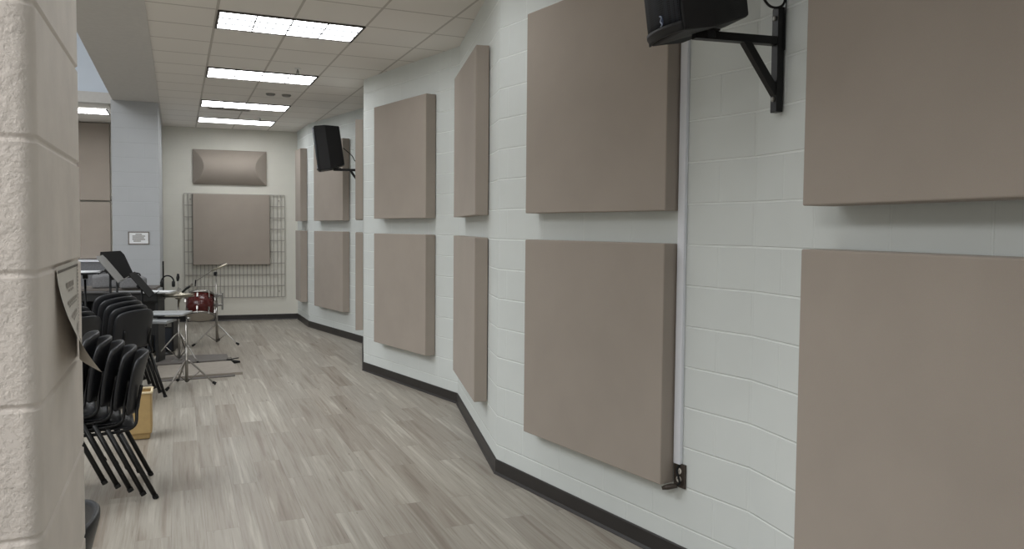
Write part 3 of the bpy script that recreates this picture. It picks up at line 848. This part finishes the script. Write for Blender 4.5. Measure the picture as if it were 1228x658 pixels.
# ------------------------------------------------------------------ digital piano and gear behind the chairs
pb = at_y(187, 352, 9.3)
t = thing('digital_piano', 'black digital piano behind the chair stacks with papers on top', 'keyboard instrument', (pb.x-.43, pb.y+.06, 0), (0, 0, PHI-.30))
zt = pb.z
bm = BM(); box(bm, (0, 0, zt-.045), (.90, .30, .09)); obj('body', bm, 'black', t, bevel=.008)
bm = BM(); box(bm, (0, -.10, zt+.006), (.86, .13, .012)); obj('keys', bm, 'slot', t)
bm = BM(); box(bm, (0, .10, zt-.32), (.82, .03, .42)); obj('back_panel', bm, 'black', t)
for sx in (-1, 1):
    bm = BM(); box(bm, (sx*.43, 0, (zt-.09)/2), (.035, .24, zt-.09)); obj('leg', bm, 'black', t, bevel=.004)
q = at_y(192, 347.5, 9.35); sheets((q.x, q.y, zt+.012), PHI-.3, .30, .24, 4, 'white papers on top of the black digital piano')
pa = on_floor(192, 421)
t = thing('amplifier', 'black combo amplifier on the floor under the digital piano', 'amplifier', (pa.x, pa.y, 0), (0, 0, PHI-.2))
bm = BM(); box(bm, (0, 0, .215), (.40, .26, .40)); obj('cabinet', bm, 'black', t, bevel=.012)
bm = BM(); box(bm, (0, -.132, .18), (.35, .008, .29)); obj('grille', bm, 'grille', t)
bm = BM(); box(bm, (0, -.132, .37), (.35, .008, .05)); pn = obj('control_panel', bm, 'steel', t)
for k in range(5):
    bm = BM(); lathe(bm, [(.011, 0), (.010, .012)], Matrix.Translation((-.13+.06*k, -.136, .37)) @ Matrix.Rotation(PI/2, 4, 'X'), 10); obj('knob', bm, 'black', pn)
bm = BM(); tube(bm, smooth_path([(-.09, 0, .412), (-.07, 0, .435), (.07, 0, .435), (.09, 0, .412)], 4), .008, 8); obj('handle', bm, 'rubber', t)
for sx in (-.16, .16):
    for sy in (-.1, .1):
        bm = BM(); lathe(bm, [(.018, 0), (.018, .017)], Matrix.Translation((sx, sy, 0)), 10); obj('foot', bm, 'rubber', t)
# padded grey cases on a table
pg = at_y(138, 346, 9.9)
t = thing('table', 'dark folding table behind the music stands holding grey bags', 'table', (pg.x-.14, pg.y+.32, 0), (0, 0, PHI-.1))
bm = BM(); box(bm, (0, 0, pg.z-.02), (1.0, .5, .035)); obj('tabletop', bm, 'grey_dark', t, bevel=.004)
for sx in (-.45, .45):
    for sy in (-.2, .2):
        bm = BM(); tube(bm, [(sx, sy, 0), (sx, sy, pg.z-.036)], .014, 8); obj('leg', bm, 'black_metal', t)
def bag(px, py, Y, s, label, seed):
    p = at_y(px, py, Y)
    bm = BM(); bmesh.ops.create_cube(bm, size=1, matrix=Matrix.Diagonal((s[0], s[1], s[2], 1)))
    bmesh.ops.subdivide_edges(bm, edges=bm.edges, cuts=4, use_grid_fill=True)
    r = random.Random(seed); ph = [r.uniform(0, 6) for _ in range(4)]
    for v in bm.verts:
        e = (2*v.co.x/s[0])**2; g = (2*v.co.y/s[1])**2
        if v.co.z > 0: v.co.z *= 1-.35*e-.2*g + .16*math.sin(v.co.x*22+ph[0])*math.cos(v.co.y*17+ph[1])
    b = thing('padded_bag', label, 'bag', (p.x, p.y+.2, pg.z-.002), (0, 0, PHI+ph[2]*.05), 'grey padded bags')
    bmesh.ops.translate(bm, vec=(0, 0, s[2]/2), verts=bm.verts)
    obj('body', bm, 'grey_case', b, smooth=True, sub=1)
    bm = BM(); z = s[2]*.95; tube(bm, smooth_path([(-.09, -.03, z*.85), (-.06, -.05, z+.03), (.06, -.05, z+.03), (.09, -.03, z*.85)], 5), .009, 8); obj('handle', bm, 'rubber', b, smooth=True)
bag(117, 345, 9.9, (.32, .26, .19), 'grey padded bag on the table behind the edge-on music stand', 3)
bag(151, 345, 9.9, (.32, .26, .17), 'grey padded bag on the table left of the leaning black stand', 8)
# grey counter along the hall wall
sA, sB = S_far(far(70, 312)), S_far(far(131, 312)); zc_ = far(110, 311.5, .3).z
t = thing('counter', 'grey counter with white top edge along the hall wall', 'counter', FP((sA+sB)/2, .2, 0), (0, 0, math.atan2(dF.y, dF.x)))
Lc = sB-sA
bm = BM(); box(bm, (0, 0, (zc_-.03)/2), (Lc, .38, zc_-.03)); obj('body', bm, 'counter', t)
bm = BM(); box(bm, (0, -.01, zc_-.015), (Lc+.02, .41, .03)); obj('countertop', bm, 'white', t, bevel=.003)
for k in range(3):
    bm = BM(); box(bm, (-Lc/2+Lc*(k+.5)/3, -.195, .50), (Lc/3-.02, .016, .86)); obj('door', bm, 'counter', t, bevel=.003)

# ------------------------------------------------------------------ drum hardware
def tripod(t, r, zj, n=3, a0=0.0, braces=True, zc=.10):
    """legs from a collar at zj out to radius r on the floor, braces to a lower collar"""
    for k in range(n):
        a = a0 + 2*PI*k/n; c, s = math.cos(a), math.sin(a)
        bm = BM(); tube(bm, smooth_path([(.012*c, .012*s, zj), (.22*r*c, .22*r*s, zj*.86), (r*c, r*s, .012)], 5), .0095, 8)
        if braces: tube(bm, [(.012*c, .012*s, zc), (.48*r*c, .48*r*s, zj*.575)], .006, 6)
        lg = obj('leg', bm, 'chrome', t, smooth=True)
        bm = BM(); tube(bm, [(.93*r*c, .93*r*s, .032), (1.05*r*c, 1.05*r*s, .014)], [.014, .017], 8); obj('rubber_foot', bm, 'rubber', lg)
# low tray stand in front
pn_ = Vector((-3.446, 8.10, 0))
t = thing('percussion_tray_stand', 'chrome tripod stand in front with two flat grey trays on top', 'stand', (pn_.x, pn_.y, 0), (0, 0, 0), 'chrome percussion stands')
ztr = at_y(205, 376, pn_.y).z
bm = BM(); tube(bm, [(0, 0, .04), (0, 0, ztr-.03)], .012, 10); tube(bm, [(0, 0, .04), (0, 0, ztr*.55)], .016, 10); obj('pole', bm, 'chrome', t, smooth=True)
tripod(t, .28, .27, 3, math.radians(-108.6), True, .05)
bm = BM(); box(bm, (-.21, .06, ztr), (.40, .30, .022), Matrix.Rotation(.1, 3, 'Z')); tray = obj('tray', bm, 'grey_tray', t, bevel=.006)
bm = BM(); box(bm, (-.27, -.10, ztr-.065), (.32, .28, .03), Matrix.Rotation(.05, 3, 'Z')); obj('tray', bm, 'grey_tray', t, bevel=.006)
bm = BM(); box(bm, (-.14, -.02, ztr-.04), (.30, .03, .02)); box(bm, (-.02, 0, ztr-.05), (.05, .05, .05)); obj('bracket', bm, 'black_metal', t)
bm = BM(); lathe(bm, [(.018, 0), (.02, .02), (.01, .03)], Matrix.Translation((.025, -.02, ztr-.05)) @ Matrix.Rotation(PI/2, 4, 'Y'), 10); obj('wing_knob', bm, 'chrome', t)
# hi-hat
ph = at_y(214, 354, 9.50)
t = thing('hi_hat', 'hi-hat cymbals on a chrome stand behind the tray stand', 'cymbal stand', (ph.x, ph.y, 0), (0, 0, 0), 'chrome percussion stands')
z = ph.z
bm = BM(); tube(bm, [(0, 0, .04), (0, 0, z+.03)], .011, 10); tube(bm, [(0, 0, .04), (0, 0, z*.6)], .015, 10); tube(bm, [(0, 0, z), (0, 0, z+.17)], .004, 6); obj('pole', bm, 'chrome', t, smooth=True)
tripod(t, .33, .36, 3, math.radians(-25), True, .06)
for sg, dz in ((1, .012), (-1, -.012)):
    bm = BM(); lathe(bm, [(.185, z+dz), (.10, z+dz+sg*.010), (.045, z+dz+sg*.018), (.03, z+dz+sg*.034), (.008, z+dz+sg*.038), (.008, z+dz+sg*.035), (.03, z+dz+sg*.031), (.045, z+dz+sg*.015), (.10, z+dz+sg*.007), (.185, z+dz-sg*.002)]); obj('cymbal', bm, 'bronze', t, smooth=True)
bm = BM(); lathe(bm, [(.014, z+.05), (.016, z+.07), (.010, z+.10)], None, 12); box(bm, (.018, 0, z+.08), (.03, .008, .014)); obj('clutch', bm, 'chrome', t)
bm = BM(); box(bm, (-.0, -.13, .03), (.09, .26, .015), Matrix.Rotation(.12, 3, 'X')); obj('pedal', bm, 'steel', t)
# black microphone stand with headphones hung on it
pm = at_y(196, 345, 10.1); zt_ = at_y(196, 313, 10.1).z
t = thing('microphone_stand', 'thin black microphone stand in front of the back wall corner', 'microphone stand', (pm.x, pm.y, 0), (0, 0, 0))
bm = BM(); tube(bm, [(0, 0, .03), (0, 0, zt_)], .010, 8); obj('pole', bm, 'black_metal', t)
bm = BM(); lathe(bm, [(.13, 0), (.13, .012), (.03, .03), (.014, .06)]); obj('base', bm, 'black_metal', t, smooth=True)
q = at_y(202, 345, 10.05)
t = thing('headphones', 'black headphones hanging on the thin microphone stand', 'headphones', (q.x-.01, q.y, q.z), (0, 0, .4))
bm = BM(); tube(bm, [(.075*math.cos(a), 0, .075+.085*math.sin(a)) for a in [PI*k/12 for k in range(13)]], .009, 8); obj('headband', bm, 'rubber', t, smooth=True)
for s in (-1, 1):
    bm = BM(); lathe(bm, [(.03, -.02), (.04, -.012), (.04, .012), (.03, .02)], Matrix.Translation((s*.07, 0, .05)) @ Matrix.Rotation(PI/2, 4, 'Y'), 16); obj('ear_cup', bm, 'rubber', t, smooth=True)
# clip-on microphone with gooseneck on the hi-hat
q = at_y(213, 333, 9.45); q0 = at_y(208, 352, 9.40); q1 = at_y(216, 352, 9.4)
t = thing('microphone', 'small black microphone standing upright above the hi-hat', 'microphone', (q1.x, q1.y, q1.z))
bm = BM(); tube(bm, [(q1.x-.02, q1.y, q1.z-.02), (q.x, q.y, q.z-.02)], .006, 8); obj('gooseneck', bm, 'steel', t, world=True)
bm = BM(); tube(bm, [(q.x, q.y, q.z-.04), (q.x+.003, q.y, q.z), (q.x+.006, q.y, q.z+.05)], [.012, .020, .012], 10); obj('capsule', bm, 'rubber', t, world=True, smooth=True)
# drumstick bag / clamp
qa, qb = at_y(217, 352, 9.6), at_y(228, 343, 9.6)
t = thing('cymbal_arm', 'short black clamp arm rising to the right of the hi-hat', 'clamp arm', qa)
bm = BM(); tube(bm, [qa, (qa+qb)/2 + Vector((0, 0, .01)), qb], .014, 8); obj('arm', bm, 'rubber', t, world=True, smooth=True)
bm = BM(); tube(bm, [qb, qb + Vector((.03, 0, .03))], .012, 8); obj('tip', bm, 'chrome', t, world=True)
bm = BM(); tube(bm, [qa, qa + Vector((-.02, -.02, -.12))], .012, 8); obj('post', bm, 'chrome', t, world=True)

# boom cymbal stand that carries the maroon tom
pt_ = on_floor(260, 412.5)
t = thing('boom_stand', 'chrome boom stand on a tripod to the right, next to the maroon drum', 'stand', (pt_.x, pt_.y, 0), (0, 0, 0), 'chrome percussion stands')
zt_ = at_y(258, 328, pt_.y).z
bm = BM(); tube(bm, [(0, 0, .03), (0, 0, zt_*.62)], .016, 10); tube(bm, [(0, 0, .3), (0, 0, zt_)], .0115, 10); obj('pole', bm, 'chrome', t, smooth=True)
tripod(t, .34, .28, 3, math.radians(-14), True, .05)
bm = BM(); box(bm, (-.01, 0, zt_), (.04, .05, .055)); obj('tilter', bm, 'black_metal', t, bevel=.008)
a = at_y(235, 337, pt_.y+.02); b = at_y(254, 324.5, pt_.y+.02); c = at_y(272, 316.5, pt_.y+.02)
bm = BM(); tube(bm, [a, b], .006, 8); obj('boom_arm', bm, 'chrome', t, world=True)
bm = BM(); tube(bm, [b, c], .014, 10); obj('boom_weight', bm, 'bronze', t, world=True, smooth=True)
bm = BM(); q = at_y(234, 339, pt_.y+.02); tube(bm, [a+Vector((-.005, 0, .02)), q + Vector((0, 0, -.05))], .010, 8); obj('cymbal_tilter', bm, 'rubber', t, world=True)
zc1 = at_y(262, 354, pt_.y).z; zc2 = at_y(262, 368, pt_.y).z
bm = BM()
box(bm, (.03, 0, zc1), (.12, .03, .03)); box(bm, (.03, 0, zc2+.03), (.12, .03, .03)); box(bm, (.085, 0, (zc1+zc2)/2), (.022, .022, zc1-zc2+.08)); box(bm, (0, 0, zc1), (.045, .05, .05)); box(bm, (0, 0, zc2+.03), (.04, .045, .045))
obj('multi_clamp', bm, 'steel', t, bevel=.003)
# tom
cD = at_y(240, 367, pt_.y-.05)
up = Vector((-.14, .42, .90)).normalized()
rotD = Vector((0, 0, 1)).rotation_difference(up).to_matrix().to_4x4()
t = thing('tom_drum', 'maroon tom drum with chrome hoops hung on the boom stand', 'drum', cD)
t.rotation_euler = rotD.to_euler()
R_, H_ = .19, .150
bm = BM(); lathe(bm, [(R_, -H_), (R_, H_)], None, 40); obj('shell', bm, 'maroon', t, smooth=True)
for sg in (-1, 1):
    bm = BM(); lathe(bm, [(R_-.004, sg*(H_-.008)), (R_+.007, sg*(H_-.008)), (R_+.012, sg*(H_)), (R_+.010, sg*(H_+.022)), (R_-.002, sg*(H_+.022)), (R_-.004, sg*(H_+.010))], None, 40)
    obj('hoop', bm, 'chrome', t, smooth=True)
    bm = BM(); lathe(bm, [(R_-.003, sg*(H_+.004)), (R_-.003, sg*(H_+.011)), (.001, sg*(H_+.011))], None, 40); obj('drum_head', bm, 'head', t)
for sg in (-1, 1):
    for k in range(8):
        a = 2*PI*k/8 + .2; bm = BM()
        m = Matrix.Rotation(a, 4, 'Z')
        vs = box(bm, (R_+.010, 0, sg*(H_-.055)), (.022, .020, .045)); tube(bm, [(R_+.013, 0, sg*(H_-.05)), (R_+.013, 0, sg*(H_+.024))], .004, 6)
        bmesh.ops.transform(bm, matrix=m, verts=bm.verts); obj('lug', bm, 'chrome', t)
bm = BM(); q = Vector((pt_.x, pt_.y, zc1-.01)); tube(bm, [cD + (q-cD)*.62, q + Vector((-.045, -.03, -.005))], .010, 8); obj('mount_arm', bm, 'chrome', t, world=False) if False else None
m_inv = world_of(t).inverted()
bmesh.ops.transform(bm, matrix=m_inv, verts=bm.verts); obj('mount_arm', bm, 'chrome', t)

# boards on the floor
def board(pts, z0, z1, top_mat, label):
    P = [on_floor(x, y, z1) for x, y in pts]
    bm = BM(); hexa(bm, [Vector((p.x, p.y, z0)) for p in P], [Vector((p.x, p.y, z1)) for p in P])
    return tag(obj('floor_board', bm, top_mat, bevel=.003, recentre=True), label, 'board', 'boards under the drum gear')
board([(189, 453), (291, 445.5), (277, 432), (189, 438.5)], .0, .03, 'grey_board', 'light grey flat board on the floor under the tray stand')
board([(178, 437.5), (275, 430.5), (272, 424.0), (190, 427)], .0, .035, 'grey_dark', 'dark grey flat board on the floor behind the light grey one')
bm = BM(); A = [on_floor(x, y, .006) for x, y in ((189, 457.5), (282, 450.5), (282, 448), (189, 454))]
hexa(bm, [Vector((p.x, p.y, 0)) for p in A], [Vector((p.x, p.y, .008)) for p in A])
tag(obj('floor_strip', bm, 'grey_dark', recentre=True), 'thin dark strip on the floor along the front edge of the light grey board', 'strip')
pp = on_floor(279, 434.5)
t = thing('foot_pedal', 'small black foot pedal at the right end of the boards', 'pedal', (pp.x, pp.y, 0), (0, 0, -.5))
bm = BM(); box(bm, (0, 0, .012), (.17, .09, .024)); obj('base_plate', bm, 'rubber', t, bevel=.004)
bm = BM(); box(bm, (.0, 0, .045), (.15, .07, .014), Matrix.Rotation(-.22, 3, 'Y')); obj('footboard', bm, 'black', t, bevel=.003)
bm = BM(); tube(bm, [(-.06, -.03, .02), (-.06, -.03, .055), (-.06, .03, .055), (-.06, .03, .02)], .006, 6); obj('hinge', bm, 'steel', t)

# ------------------------------------------------------------------ light
wd = bpy.data.worlds.new('world'); scn.world = wd; wd.use_nodes = True
wd.node_tree.nodes['Background'].inputs['Color'].default_value = (.86, .93, 1.0, 1)
wd.node_tree.nodes['Background'].inputs['Strength'].default_value = .15
def area(loc, target, size, power, color):
    ld = bpy.data.lights.new('area', 'AREA'); ld.shape = 'RECTANGLE'; ld.size, ld.size_y = size; ld.energy = power; ld.color = color
    o = bpy.data.objects.new('area', ld); COL.objects.link(o); o.location = loc
    o.rotation_euler = (Vector(target)-Vector(loc)).to_track_quat('-Z', 'Y').to_euler()
    return o
area(from_uv(-5.0, 5.5, CEIL+2.5), from_uv(-5.0, 5.5, 0), (5, 6), 480, (.92, .96, 1.0))
area(from_uv(-4.2, -2.0, CEIL+1.9), from_uv(-.8, .8, 1.0), (3.5, 2.5), 250, (1.0, .98, .96))  # unseen fill lamp, added behind left to brighten the near pillar

scn.view_settings.view_transform = 'Standard'
scn.view_settings.look = 'None'
scn.view_settings.exposure = 0.0
